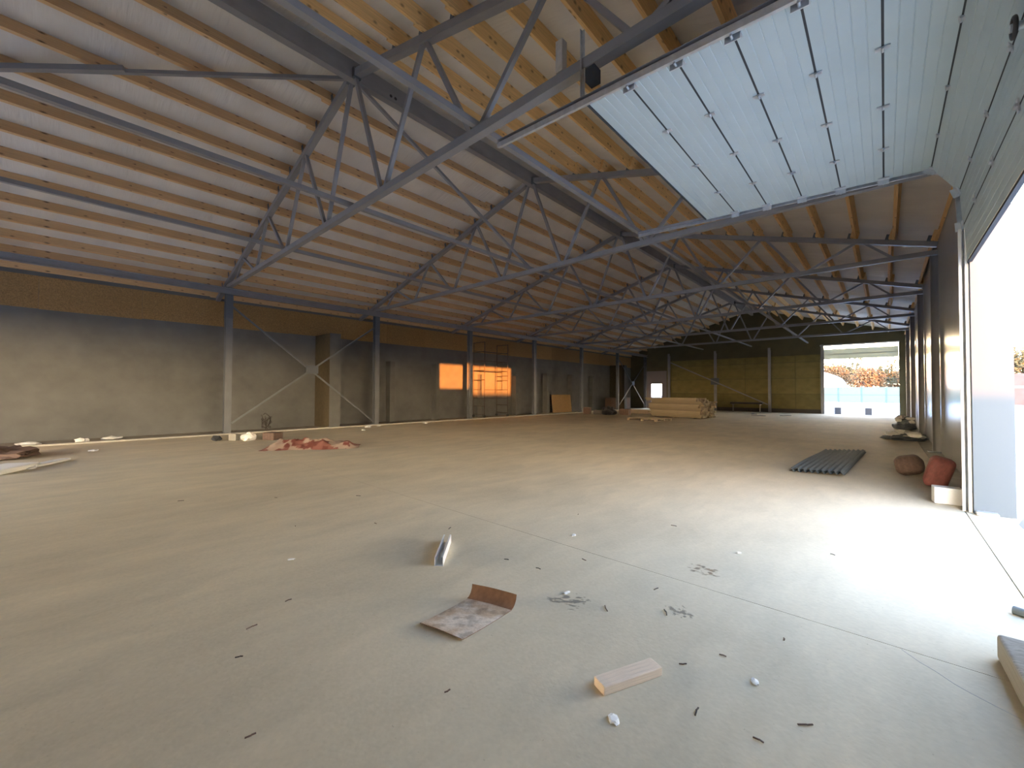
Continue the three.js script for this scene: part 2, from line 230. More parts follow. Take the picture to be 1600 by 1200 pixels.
// ---------------------------------------------------------------- roof: membrane, purlins
{
  const ceil = struct('ceiling', null, null, 'pale roof membrane over rows of pine purlins');
  const nrm = Math.hypot(1, SLOPE), lift = 0.07 + 0.255;
  for (const sgn of [-1, 1]) {
    const xe = sgn < 0 ? WL - 0.3 : WR + 0.14, a = P(XM, chordY(XM) + lift * nrm, S0), b = P(xe, chordY(xe) + lift * nrm, S0), L = a.distanceTo(b), d = b.clone().sub(a).normalize();
    const up = new THREE.Vector3(0, 0, -1), n = new THREE.Vector3().crossVectors(up, d); if (n.y < 0) n.negate();
    const g = box(S1 - S0 + 0.3, 0.12, L), z = new THREE.Vector3().crossVectors(up, n);
    g.applyMatrix4(new THREE.Matrix4().makeBasis(up, n, z).setPosition(a.clone().add(b).multiplyScalar(0.5).addScaledVector(n, 0.06).add(new THREE.Vector3(0, 0, -(S1 - S0) / 2))));
    part('membrane', g, M.film, ceil);
  }
  const ang = Math.atan(SLOPE), long = [0, 1, 2, 3].map(() => box(BAY + 0.5, 0.25, 0.07));
  let k = 0;
  for (let b = 0; b < 8; b++) {
    const s0 = S0 + b * BAY, s1 = s0 + BAY;
    for (const sgn of [-1, 1]) for (let i = 0; i < (sgn < 0 ? 13 : 11); i++) {
      const dx = 0.95 + 0.852 * i, x = XM + sgn * dx, off = (b % 2 ? 0.037 : -0.037);
      const sa = Math.max(S0, s0 - 0.25), sb = Math.min(S1, s1 + 0.25), full = sb - sa > BAY + 0.49;
      const g = full ? long[k % 4] : box(sb - sa, 0.25, 0.07), o = part('purlin', g, M.pine[(k * 3 + i) % 4], ceil);
      const tilt = -sgn * ang, nx = Math.sin(ang) * sgn, ny = Math.cos(ang);
      // length along -z, height along the roof normal, thickness along the slope
      const X = new THREE.Vector3(0, 0, -1), Y = new THREE.Vector3(nx, ny, 0), Z = new THREE.Vector3().crossVectors(X, Y);
      const base = P(x, chordY(x), (sa + sb) / 2).addScaledVector(Y, 0.07 + 0.127).addScaledVector(Z, off + rr(-0.001, 0.001));
      o.matrix.makeBasis(X, Y, Z).setPosition(base); o.matrix.decompose(o.position, o.quaternion, o.scale); k++;
    }
  }
  const rb = thing('ridge_beam', 'grey steel ridge beam running along the roof peak', 'beam');
  part('box_section', slab(XM - 0.07, XM + 0.09, 8.30, 8.70, S0, S1), M.steel, rb);
  for (const s of [5.0, 5.12]) part('bolt_hole', tube(P(XM + 0.088, 8.42, s), P(XM + 0.094, 8.42, s), 0.035, 12), M.black, rb);
}

// ---------------------------------------------------------------- trusses, columns, ties
{
  const top = (dx, sg) => [XM + sg * dx, chordY(XM + sg * dx)], bot = (dx, sg) => [XM + sg * dx, EAVE];
  const cl = box(0.10, 0.16, 0.012);
  function truss(root) {
    const B = (a, b, w, n) => part(n, bar(P(a[0], a[1], 0), P(b[0], b[1], 0), w, w), M.steel, root);
    B([XL - 0.1, EAVE], [WR - 0.01, EAVE], 0.13, 'bottom_chord');
    B([XM + 0.02, chordY(XM)], [WL + 0.03, chordY(WL + 0.03)], 0.14, 'top_chord'); B([XM - 0.02, chordY(XM)], [WR - 0.01, chordY(WR)], 0.14, 'top_chord');
    for (const sg of [-1, 1]) {
      B(top(0.06, sg), bot(1.2, sg), 0.075, 'web'); B(top(2.56, sg), bot(1.32, sg), 0.075, 'web'); B(top(2.62, sg), bot(3.84, sg), 0.075, 'web');
      B(top(5.36, sg), bot(3.96, sg), 0.07, 'web'); B(top(5.44, sg), bot(6.46, sg), 0.07, 'web'); B(top(7.9, sg), bot(6.56, sg), 0.065, 'web'); B(top(7.96, sg), bot(8.7, sg), 0.06, 'web');
      for (let i = 0; i < (sg < 0 ? 12 : 11); i++) { const dx = 0.95 + 0.852 * i - 0.06, x = XM + sg * dx, o = part('purlin_clip', cl, M.steelHead, root); o.position.set(x, chordY(x) + 0.14, 0.08); o.rotation.z = -sg * Math.atan(SLOPE); }
    }
    part('gusset_plate', box(0.34, 0.22, 0.16).translate(XM, chordY(XM) - 0.05, 0), M.steelHead, root);
  }
  const proto = thing('roof_truss', '', 'truss', 'gable trusses across the hall'); truss(proto);
  const names = ['grey steel roof truss nearest the gable behind the viewer', 'grey steel roof truss carrying the near rail of the overhead door', 'grey steel roof truss just past the far rail of the overhead door'];
  for (let k = -1; k < 6; k++) {
    const o = k < 0 ? proto : proto.clone(); if (k >= 0) { o.name = numbered('roof_truss'); scene.add(o); }
    o.position.set(0, 0, -(T1 + k * BAY)); o.userData = { ...o.userData, label: k < 2 ? names[k + 1] : ['second', 'third', 'fourth', 'fifth'][k - 2] + ' grey steel roof truss past the far rail of the overhead door' };
    o.userData.group = 'gable trusses across the hall';
  }
  // columns on the left
  const hSection = (x, y0, y1, w, d) => [slab(x + d / 2 - 0.016, x + d / 2, y0, y1, -w / 2, w / 2), slab(x - d / 2, x - d / 2 + 0.016, y0, y1, -w / 2, w / 2), slab(x - d / 2, x + d / 2, y0, y1, -0.008, 0.008)];
  const colL = thing('steel_column', '', 'column', 'columns along the grey wall');
  part('shaft', hSection(XL, 0.0, 4.3, 0.22, 0.22), M.columnPaint, colL); part('head', [...hSection(XL, 4.3, EAVE - 0.07, 0.23, 0.23), slab(XL - 0.14, XL + 0.14, EAVE - 0.09, EAVE - 0.065, -0.14, 0.14)], M.steelHead, colL);
  part('base_plate', slab(XL - 0.2, XL + 0.2, -0.01, 0.055, -0.2, 0.2), M.steelHead, colL);
  for (let k = 0; k < 7; k++) {
    const o = k ? colL.clone() : colL; if (k) { o.name = numbered('steel_column'); scene.add(o); }
    o.position.z = -(T1 + k * BAY) + (k === 6 ? 0.15 : 0);
    o.userData = { ...o.userData, label: k === 0 ? 'slim blue-grey steel column at the near side of the braced wall bay' : k === 1 ? 'slim blue-grey steel column next to the wide concrete pier' : k === 2 ? 'slim blue-grey steel column beside the scaffold tower' : ['slim blue-grey steel column between the scaffold and the leaning board', 'slim blue-grey steel column just past the leaning board', 'slim blue-grey steel column at the near side of the far braced bay', 'slim blue-grey steel column in the corner by the small far doorway'][k - 3] };
  }
  // columns on the right
  const colR = thing('wall_column', 'dark grey steel column flush against the metal panel wall', 'column', 'columns along the metal panel wall');
  part('shaft', [slab(0.95, 0.966, 0, 5.42, -0.09, 0.09), slab(0.95, WR - 0.004, 0, 5.42, -0.008, 0.008)], M.steel, colR); part('base_plate', slab(0.86, WR - 0.004, 0, 0.03, -0.13, 0.13), M.steelHead, colR);
  for (let k = 1; k < 6; k++) { const o = k > 1 ? colR.clone() : colR; if (k > 1) { o.name = numbered('wall_column'); scene.add(o); } o.position.z = -(T1 + k * BAY); o.userData = { ...o.userData, label: 'dark grey steel column on the metal panel wall, ' + ['first', 'second', 'third', 'fourth', 'fifth'][k - 1] + ' past the side doorway' }; }
  // longitudinal ties on the bottom chords
  for (const [x, l] of [[XM, 'long grey steel tie tube under the ridge along the truss chords'], [-12.4, 'long grey steel tie tube along the trusses on the grey wall side'], [-4.5, 'long grey steel tie tube along the trusses on the door side']])
    single('tie_tube', slab(x - 0.045, x + 0.045, EAVE + 0.066, EAVE + 0.156, S0, S1 - 0.3), M.steel, l, 'tube');
  single('eave_beam', [slab(XL - 0.13, XL - 0.114, 5.18, 5.40, S0, S1), slab(XL - 0.114, XL + 0.0, 5.384, 5.40, S0, S1), slab(XL - 0.114, XL + 0.0, 5.18, 5.196, S0, S1)].map((g) => g.translate(0.26, 0, 0)), M.steel, 'steel channel eave beam joining the tops of the left columns', 'beam');
  // ridge plane diagonals
  for (const [a, b, l] of [[T1 - 6, T1, 'steel diagonal from the nearest truss peak back over the viewer'], [T1 + 6, T1, 'steel diagonal from the nearest truss peak down to the next truss']])
    single('ridge_brace', a < T1 ? [bar(P(XM - 0.03, 8.36, b - 0.06), P(-12.38, 7.24, a + 0.08), 0.07, 0.07), bar(P(-10.68, 7.735, 0.71), P(-12.38, 7.235, a + 0.08), 0.10, 0.10)] : bar(P(XM, 8.33, b + 0.05), P(XM, 5.62, a - 0.05), 0.07, 0.07), M.steel, l, 'brace');
  // wall cross braces
  const cross = (s, label) => {
    const t = thing('cross_brace', label, 'brace', null);
    part('brace_bar', bar(P(XL, 4.75, s + 0.13), P(XL, 0.2, s + BAY - 0.13), 0.05, 0.06), M.columnPaint, t); part('brace_bar', bar(P(XL + 0.06, 0.4, s + 0.13), P(XL + 0.06, 4.65, s + BAY - 0.13), 0.05, 0.06), M.columnPaint, t);
    part('gusset_plate', bar(P(XL + 0.10, 2.52, s + 2.75), P(XL + 0.10, 2.52, s + 3.25), 0.014, 0.34), M.steelHead, t);
  };
  cross(T1, 'steel cross brace between the two columns before the wide pier'); cross(T1 + 5 * BAY, 'steel cross brace between columns beside the small far doorway');
}

// ---------------------------------------------------------------- overhead sectional door
{
  const W = DOOR.s1 - DOOR.s0, pts = []; for (let i = 0; i <= 6; i++) pts.push([-2.55 + 3.08 * i / 6, 5.0 - 0.13 * i / 6]); pts.push([0.80, 4.45], [0.83, 3.95], [0.85, 3.43]);
  const door = thing('sectional_door', 'white ribbed sectional overhead door drawn up under the roof', 'door');
  const hinge = merge([box(0.055, 0.010, 0.11).translate(0, 0.008, 0), tube(new THREE.Vector3(-0.034, 0.02, 0), new THREE.Vector3(0.034, 0.02, 0), 0.012)]), bracket = merge([box(0.09, 0.012, 0.13).translate(0, 0.008, 0), box(0.012, 0.08, 0.13).translate(-0.04, 0.04, 0), tube(new THREE.Vector3(-0.10, 0.055, 0), new THREE.Vector3(-0.03, 0.055, 0), 0.012)]);
  const frame = (a, b) => { const d = new THREE.Vector3(b[0] - a[0], b[1] - a[1], 0), L = d.length(); d.normalize(); const n = new THREE.Vector3(d.y, -d.x, 0), z = new THREE.Vector3(0, 0, -1); return { d, n, z, L, m: new THREE.Matrix4().makeBasis(d, n, z) }; };
  for (let i = 0; i + 1 < pts.length; i++) {
    const f = frame(pts[i], pts[i + 1]), g0 = 0.007, sh = new THREE.Shape(); sh.moveTo(g0, -0.04); sh.lineTo(f.L - g0, -0.04); sh.lineTo(f.L - g0, 0);
    for (let j = 4; j >= 1; j--) { const c = g0 + (f.L - 2 * g0) * j / 5; sh.lineTo(c + 0.006, 0); sh.lineTo(c + 0.002, -0.005); sh.lineTo(c - 0.002, -0.005); sh.lineTo(c - 0.006, 0); }
    sh.lineTo(g0, 0); sh.closePath();
    const g = new THREE.ExtrudeGeometry(sh, { depth: W, bevelEnabled: false }); g.applyMatrix4(f.m.clone().setPosition(P(pts[i][0], pts[i][1], DOOR.s0)));
    const sec = part('door_section', g, M.doorPanel, door);
    if (i < 8) {
      part('seal_strip', box(0.02, 0.03, W - 0.02).applyMatrix4(f.m.clone().setPosition(P(pts[i + 1][0], pts[i + 1][1], DOOR.s0 + W / 2).addScaledVector(f.n, -0.014))), M.rubber, sec);
      const fn = frame(pts[i], pts[i + 2]);
      const hm = new THREE.Matrix4().makeBasis(fn.z.clone(), fn.n.clone(), new THREE.Vector3().crossVectors(fn.z, fn.n));
      for (const s of [5.19, 6.27, 7.36]) { const h = part('hinge', hinge, M.galv, sec); hm.clone().setPosition(P(pts[i + 1][0], pts[i + 1][1], s)).decompose(h.position, h.quaternion, h.scale); }
      for (const e of [0, 1]) { const h = part('end_bracket', bracket, M.galv, sec), m2 = e ? new THREE.Matrix4().makeBasis(fn.z.clone().negate(), fn.n.clone(), new THREE.Vector3().crossVectors(fn.z.clone().negate(), fn.n)) : hm.clone(); m2.setPosition(P(pts[i + 1][0], pts[i + 1][1], e ? DOOR.s1 - 0.06 : DOOR.s0 + 0.06)).decompose(h.position, h.quaternion, h.scale); }
    }
  }
  part('leading_edge', bar(P(-2.565, 5.0 + 0.02, DOOR.s0), P(-2.565, 5.0 + 0.02, DOOR.s1), 0.02, 0.05), M.rubber, door);
  part('bottom_seal', bar(P(0.872, 3.415, DOOR.s0), P(0.872, 3.415, DOOR.s1), 0.04, 0.03), M.rubber, door);
  // rails
  const rail = (s, sg, label) => {
    const t = thing('door_rail', label, 'rail', 'rails of the overhead door');
    const c = [[-3.98, 5.06 - 0.0], [0.50, 4.865], [0.66, 4.80], [0.76, 4.66], [0.795, 4.45], [0.815, 3.95], [0.835, 0.0]], lip = [], web = [];
    for (let i = 0; i < 6; i++) { const a = P(c[i][0], c[i][1], s), b = P(c[i + 1][0], c[i + 1][1], s), d = b.clone().sub(a).normalize(), n = new THREE.Vector3(d.y, -d.x, 0);
      web.push(bar(a.clone(), b.clone(), 0.004, 0.07, n)); for (const q of [-0.034, 0.034]) lip.push(bar(a.clone().addScaledVector(n, q).add(new THREE.Vector3(0, 0, sg * 0.018)), b.clone().addScaledVector(n, q).add(new THREE.Vector3(0, 0, sg * 0.018)), 0.036, 0.004, n)); }
    part('channel', [...web, ...lip], M.galv, t);
    part('support_angle', [bar(P(-3.98, 5.13, s - sg * 0.02), P(0.66, 4.93, s - sg * 0.02), 0.05, 0.006), bar(P(-3.98, 5.10, s - sg * 0.04), P(0.66, 4.90, s - sg * 0.04), 0.006, 0.05)], M.steel, t);
    return t;
  };
  const near = rail(DOOR.s0 - 0.05, -1, 'galvanised overhead door rail hanging from the nearest truss'), far = rail(DOOR.s1 + 0.05, 1, 'galvanised overhead door rail at the far edge of the raised door');
  part('hanger', [bar(P(-2.62, 5.09, DOOR.s0 - 0.03), P(-2.62, 5.9, DOOR.s0 - 0.03), 0.04, 0.004), bar(P(-2.60, 5.09, DOOR.s0 - 0.01), P(-2.60, 5.9, DOOR.s0 - 0.01), 0.004, 0.04)], M.galv, near);
  part('hanger', bar(P(-2.95, 5.58, T1 - 0.02), P(-2.95, 5.98, T1 - 0.02), 0.10, 0.10, new THREE.Vector3(1, 0, 0)), M.galv, near);
  part('hanger', [bar(P(-2.62, 5.09, DOOR.s1 + 0.03), P(-2.62, 6.6, DOOR.s1 + 0.03), 0.04, 0.004), bar(P(-0.9, 5.02, DOOR.s1 + 0.03), P(-0.9, 6.2, DOOR.s1 + 0.03), 0.04, 0.004)], M.galv, far);
  part('end_stop', slab(-2.52, -2.40, 5.18, 5.34, DOOR.s0 - 0.1, DOOR.s0 + 0.04), M.rubber, near);
  // door frame post at the far jamb
  const post = thing('door_post', 'light blue steel door post standing at the far jamb of the open doorway', 'post');
  part('flange', [slab(0.87, 0.955, 0.0, 4.45, 8.28, 8.36)], M.postPaint, post);
  part('web', [slab(0.955, 1.24, 0.0, 4.45, 8.30, 8.36)], M.postPaint, post);
  part('foot', new RoundedBoxGeometry(0.2, 0.05, 0.14, 2, 0.015).translate(0.98, 0.025, -8.24), M.galv, post);
  const gs = thing('guide_strip', 'white vertical guide strips beside the steel door post', 'strip');
  part('strip', slab(0.775, 0.805, 0, 3.9, 8.38, 8.42), M.white, gs); part('strip', slab(0.828, 0.862, 0, 3.9, 8.33, 8.345), M.white, gs);
  // wall hardware of the door by the spring shaft
  const hw = thing('door_chain_hoist', 'dark hand chain hoist hardware on the wall above the doorway', 'hoist');
  part('wheel', new THREE.TorusGeometry(0.07, 0.014, 8, 20).rotateY(Math.PI / 2).translate(0.74, 4.35, -4.75), M.darkMetal, hw);
  part('spool', tube(P(0.72, 4.35, 4.75), P(0.80, 4.35, 4.75), 0.03, 12), M.galv, hw);
  // far door: two sections lowered, header light bar of daylight
  const fd = thing('far_sectional_door', 'white sectional door half raised over the bright far doorway', 'door');
  for (const [a, b] of [[4.25, 4.625], [4.625, 5.03]]) part('door_section', slab(-3.68, 0.74, a, b, S1 + 0.02, S1 + 0.07), M.translucent, fd);
  part('joint_cover', slab(-3.68, 0.74, 4.605, 4.645, S1 + 0.005, S1 + 0.019), M.translucent, fd);
  part('header', slab(-3.75, 0.80, 5.30, 5.38, S1 - 0.06, S1 + 0.02), M.galv, fd);
}

// ---------------------------------------------------------------- outdoors
{
  const g = new THREE.PlaneGeometry(420, 420, 300, 300).rotateX(-Math.PI / 2).translate(0, 0, -40), p = g.attributes.position, uv = g.attributes.uv;
  const warp = (t) => Math.sign(t) * Math.pow(Math.abs(t) / 210, 2.2) * 210;
  for (let i = 0; i < p.count; i++) {
    const x = warp(p.getX(i)), z = -15 + warp(p.getZ(i) + 40), s = -z, e = Math.min(1, Math.max(0, (s - 42) / 48));
    const n = fbm((x + 300) / 600, (z + 300) / 600, 300, 300, 2, 401) - 0.5, f = fbm((x + 300) / 600, (z + 300) / 600, 1100, 1100, 2, 411) - 0.5, near = Math.max(0, 1 - Math.hypot(x - 4, s - 10) / 30);
    const inside = x > WL - 0.6 && x < WR + 0.35 && s > S0 - 0.5 && s < S1 + 0.3;
    p.setXYZ(i, x, inside ? -0.6 : -0.17 + 0.22 * e + 0.10 * n * (0.4 + near) + 0.14 * f * near, z); uv.setXY(i, x, z);
  }
  g.computeVertexNormals(); const o = struct('ground', g, M.snow, 'trampled snow outside the hall'); o.name = 'ground';

  // blue metal fence beyond the far doorway
  const S = 90, fence = thing('metal_fence', 'light blue sheet metal fence with rails seen through the far doorway', 'fence');
  for (let i = 0; i < 12; i++) { const x = -30.3 + 3.05 * i; part('fence_sheet', slab(x + 0.08, x + 2.97, 0.12, 2.64, S, S + 0.03), M.fence, fence); part('fence_post', slab(x - 0.08, x + 0.08, 0, 2.7, S - 0.05, S + 0.03), M.fenceRail, fence); part('rail', slab(x + 0.08, x + 2.97, 1.3, 1.42, S - 0.05, S), M.fenceRail, fence); }
  const shed = thing('concrete_shed', 'grey concrete shed wall with a ledge beyond the open doorway', 'shed');
  part('upper_wall', slab(7.5, 30, 2.75, 4.5, S + 0.3, S + 6), M.concrete, shed); part('ledge', slab(7.4, 30.1, 2.45, 2.75, S - 0.1, S + 6), M.tent, shed); part('lower_wall', slab(7.5, 30, -0.2, 2.45, S, S + 6), M.concrete, shed);
  single('yard_wall', slab(24, 24.3, -0.5, 1.78, -70, 60), M.concrete, 'long low concrete yard wall off to the side of the doorway', 'wall');
  // white tent hangar
  const tent = thing('tent_hangar', 'white round-topped tent hangar behind the blue fence', 'hangar');
  { const sh = new THREE.Shape(); sh.moveTo(-5.4, 0); sh.lineTo(-5.7, 3.0); sh.quadraticCurveTo(-6.2, 5.1, -8.4, 5.5); sh.lineTo(-11, 5.9); sh.quadraticCurveTo(-16.2, 5.1, -16.6, 3); sh.lineTo(-16.8, 0); sh.closePath();
    part('cover', new THREE.ExtrudeGeometry(sh, { depth: 14, bevelEnabled: false, curveSegments: 10 }).translate(0, 0, -S - 19), M.tent, tent); part('end_frame', [bar(P(-5.4, 0, S + 4.95), P(-5.7, 3, S + 4.95), 0.15, 0.15), bar(P(-16.8, 0, S + 4.95), P(-16.6, 3, S + 4.95), 0.15, 0.15)], M.concrete, tent); }
  // trees
  const leafG = new THREE.TetrahedronGeometry(0.5);
  const makeTree = (h, mat) => {
    const t = new THREE.Group(), limbs = [tube(new THREE.Vector3(0, -0.3, 0), new THREE.Vector3(rr(-0.2, 0.2), h * 0.55, rr(-0.2, 0.2)), 0.14, 7)], leaves = [];
    for (let i = 0; i < 14; i++) { const y = h * rr(0.2, 0.6), a = rr(0, 6.28), r = h * rr(0.1, 0.24), e = new THREE.Vector3(Math.cos(a) * r, y + h * rr(0.1, 0.35), Math.sin(a) * r); limbs.push(tube(new THREE.Vector3(0, y, 0), e, 0.05, 5));
      for (let j = 0; j < 100; j++) { const q = leafG.clone(), sc = rr(0.2, 0.52); q.scale(sc, sc * 0.7, sc); q.rotateX(rr(0, 6)); q.rotateY(rr(0, 6)); const v = new THREE.Vector3(rr(-1, 1), rr(-1, 1), rr(-1, 1)).multiplyScalar(h * 0.13); leaves.push(q.translate(e.x + v.x, e.y + v.y, e.z + v.z)); } }
    part('trunk', limbs, M.bark, t); part('foliage', leaves, mat, t); return t;
  };
  const protos = [makeTree(7.2, M.leaf[0]), makeTree(8.2, M.leaf[1]), makeTree(6.4, M.leaf[2])];
  const kinds = ['rust-brown leafy tree in evening sun behind the blue fence', 'olive leafy tree in evening sun behind the blue fence', 'orange leafy tree in evening sun behind the blue fence'];
  const spots = []; let i2 = 0; for (let i = 0; i < 11; i++) spots.push([-15 + i * 2.1, S + 6 + (i % 3) * 6, i % 3]);
  for (const [x, s, k] of spots) { const o = protos[k].clone(); o.name = numbered('tree'); o.position.copy(P(x, 0.05, x < -4.4 ? S + 23 + (i2++ % 3) * 6.5 : s)); o.rotation.y = rr(0, 6); if (x < -4.4) o.scale.setScalar(1.25); tag(o, kinds[k], 'tree', 'trees behind the fence'); scene.add(o); }
  for (const x of [17.2, 23.5]) { const o = protos[1].clone(); o.name = numbered('tree'); o.scale.setScalar(1.35); o.position.copy(P(x, 0.05, S + 16)); tag(o, 'olive leafy tree rising behind the grey concrete shed', 'tree', 'trees behind the shed'); scene.add(o); }
  // low benches standing in the snow before the far doorway
  for (const x of [-2.95, -1.0]) {
    const b = thing('low_bench', x < -2 ? 'low plank bench on a block outside the far doorway nearer the yellow wall' : 'low plank bench on a block outside the far doorway nearer the panel wall', 'bench', null, P(x, -0.16, 44));
    part('seat', box(1.05, 0.05, 0.4).translate(0, 0.585, 0), M.greyTimber, b); part('block', box(0.42, 0.56, 0.36).translate(0, 0.28, 0), M.concrete, b);
  }
}

// ---------------------------------------------------------------- things in the hall
const V3 = THREE.Vector3;
function lump(sx, sy, sz, k, det = 1) {                                // irregular chunk, flat-bottomed
  const g = new THREE.IcosahedronGeometry(0.5, det), p = g.attributes.position;
  for (let i = 0; i < p.count; i++) { const v = new V3().fromBufferAttribute(p, i), h = 0.75 + 0.5 * hash(Math.round(v.x * 40), Math.round(v.y * 40) + 91 * Math.round(v.z * 40), k); v.multiplyScalar(h); p.setXYZ(i, v.x * sx, Math.max(-0.28, v.y) * sy + 0.28 * sy, v.z * sz); }
  g.computeVertexNormals(); return g;
}
{ // bent rusty sheet
  const g = [], t = thing('rusty_metal_sheet', 'rusty offcut of sheet metal with one edge curled up on the floor', 'metal sheet');
  const A = [-2.37, 1.68], B = [-2.02, 1.76], C = [-2.05, 2.33], D = [-2.42, 2.22], N = 28, K = 10;
  const pos = [], uv = [], idx = [], at = (a, b) => {                  // a across, b along
    const x = (A[0] * (1 - a) + B[0] * a) * (1 - b) + (D[0] * (1 - a) + C[0] * a) * b, s = (A[1] * (1 - a) + B[1] * a) * (1 - b) + (D[1] * (1 - a) + C[1] * a) * b;
    let y = 0.006 + 0.022 * Math.pow(1 - b, 3) * (1 - 0.3 * a) + 0.006 * Math.sin(a * 3.1), x2 = x, s2 = s;
    if (b > 0.84) { const c = (b - 0.84) / 0.16, th = c * 1.5, R = 0.085; y += R * (1 - Math.cos(th)) * 1.15; const back = 0.16 * 0.58 * c - R * Math.sin(th) * 0.9; s2 = s - back * 0.97; x2 = x + back * 0.05; }
    return [x2, y, -s2]; };
  for (let side = 0; side < 2; side++) for (let j = 0; j <= N; j++) for (let i = 0; i <= K; i++) { const q = at(i / K, j / N); pos.push(q[0], q[1] - side * 0.004, q[2]); uv.push(i / K * 0.36, j / N * 0.6); }
  const n1 = (N + 1) * (K + 1);
  const top = [], bottom = [];
  for (let j = 0; j < N; j++) for (let i = 0; i < K; i++) { const a = j * (K + 1) + i, b = a + 1, c = a + K + 1, d = c + 1; top.push(a, b, c, b, d, c); bottom.push(n1 + a, n1 + c, n1 + b, n1 + b, n1 + c, n1 + d); }
  const edge = []; for (let i = 0; i < K; i++) { edge.push(i, n1 + i, i + 1, i + 1, n1 + i, n1 + i + 1); const o = N * (K + 1); edge.push(o + i, o + i + 1, n1 + o + i, o + i + 1, n1 + o + i + 1, n1 + o + i); }
  for (let j = 0; j < N; j++) for (const o of [0, K]) { const a = j * (K + 1) + o, b = a + K + 1; edge.push(a, n1 + a, b, b, n1 + a, n1 + b); }
  const make = (ix) => { const q = new THREE.BufferGeometry(); q.setAttribute('position', new THREE.Float32BufferAttribute(pos, 3)); q.setAttribute('uv', new THREE.Float32BufferAttribute(uv, 2)); q.setIndex(ix); q.computeVertexNormals(); return q; };
  const jb = Math.floor(N * 0.88) * K * 6;
  part('flat_face', make(top.slice(0, jb)), M.rustTop, t); part('curled_edge', [make(top.slice(jb)), make(bottom), make(edge)], M.rust, t);
}
{ // channel offcut
  const a = P(-3.06, 0, 2.37), b = P(-3.47, 0, 2.80), d = b.clone().sub(a).normalize(), n = new V3(-d.z, 0, d.x), up = new V3(0, 1, 0), t = [];
  const L = (o, y0, y1, w) => bar(a.clone().addScaledVector(n, o).setY((y0 + y1) / 2), b.clone().addScaledVector(n, o).setY((y0 + y1) / 2), w, y1 - y0);
  single('steel_channel', [L(0.038, 0, 0.085, 0.004), L(-0.038, 0, 0.085, 0.004), L(0, 0, 0.004, 0.076), L(0.032, 0.081, 0.085, 0.014), L(-0.032, 0.081, 0.085, 0.014)], M.zinc, 'short shiny offcut of galvanised steel channel on the floor', 'channel');
}
{ // short plank
  const g = new RoundedBoxGeometry(0.40, 0.05, 0.095, 2, 0.006); const a = P(-1.16, 0, 1.96), b = P(-0.995, 0, 2.33), c = P(-1.075, 0.026, 2.16);
  g.rotateY(Math.atan2(-(b.z - a.z), b.x - a.x)); g.translate(c.x, c.y, c.z);
  single('wood_offcut', g, M.oldWood, 'short weathered plank offcut lying flat on the floor', 'plank');
}
{ // old timber at the near jamb
  single('timber_beam', new RoundedBoxGeometry(0.26, 0.15, 1.5, 2, 0.02).rotateY(0.03).translate(0.64, 0.077, -3.12), M.greyTimber, 'thick weathered grey timber beam lying by the near door jamb', 'timber');
  single('pipe_offcut', tube(P(0.68, 0.03, 4.72), P(1.02, 0.03, 4.55), 0.03, 10), M.corrugated, 'short dark pipe offcut on the door threshold', 'pipe');
}
{ // corrugated sheet
  const nx = 73, ny = 12, pos = [], uv = [], idx = [], A = [-1.49, 10.13], B = [-0.60, 10.1], C = [-0.41, 14.95], D = [-1.28, 14.45];
  for (let side = 0; side < 2; side++) for (let j = 0; j <= ny; j++) for (let i = 0; i <= nx; i++) {
    const a = i / nx, b = j / ny, x = (A[0] * (1 - a) + B[0] * a) * (1 - b) + (D[0] * (1 - a) + C[0] * a) * b, s = (A[1] * (1 - a) + B[1] * a) * (1 - b) + (D[1] * (1 - a) + C[1] * a) * b, w = (a * 9) % 1;
    const h = w < 0.3 ? w / 0.3 : w < 0.5 ? 1 : w < 0.8 ? 1 - (w - 0.5) / 0.3 : 0;
    pos.push(x, 0.035 + 0.03 * h + 0.05 * a * (1 - b) + 0.02 * Math.sin(b * 5) * (1 - a) - side * 0.003, -s); uv.push(x, s);
  }
  const n1 = (nx + 1) * (ny + 1); for (let j = 0; j < ny; j++) for (let i = 0; i < nx; i++) { const a = j * (nx + 1) + i, b = a + 1, c = a + nx + 1, d = c + 1; idx.push(a, b, c, b, d, c, n1 + a, n1 + c, n1 + b, n1 + b, n1 + c, n1 + d); }
  const g = new THREE.BufferGeometry(); g.setAttribute('position', new THREE.Float32BufferAttribute(pos, 3)); g.setAttribute('uv', new THREE.Float32BufferAttribute(uv, 2)); g.setIndex(idx); g.computeVertexNormals();
  const t = thing('corrugated_sheet', 'dark grey-green corrugated metal roofing sheets lying on the floor', 'metal sheet'); part('upper_sheet', g, M.corrugated, t);
  const g2 = g.clone().translate(0.02, -0.03, 0.05); part('lower_sheet', g2, M.corrugated, t);
}
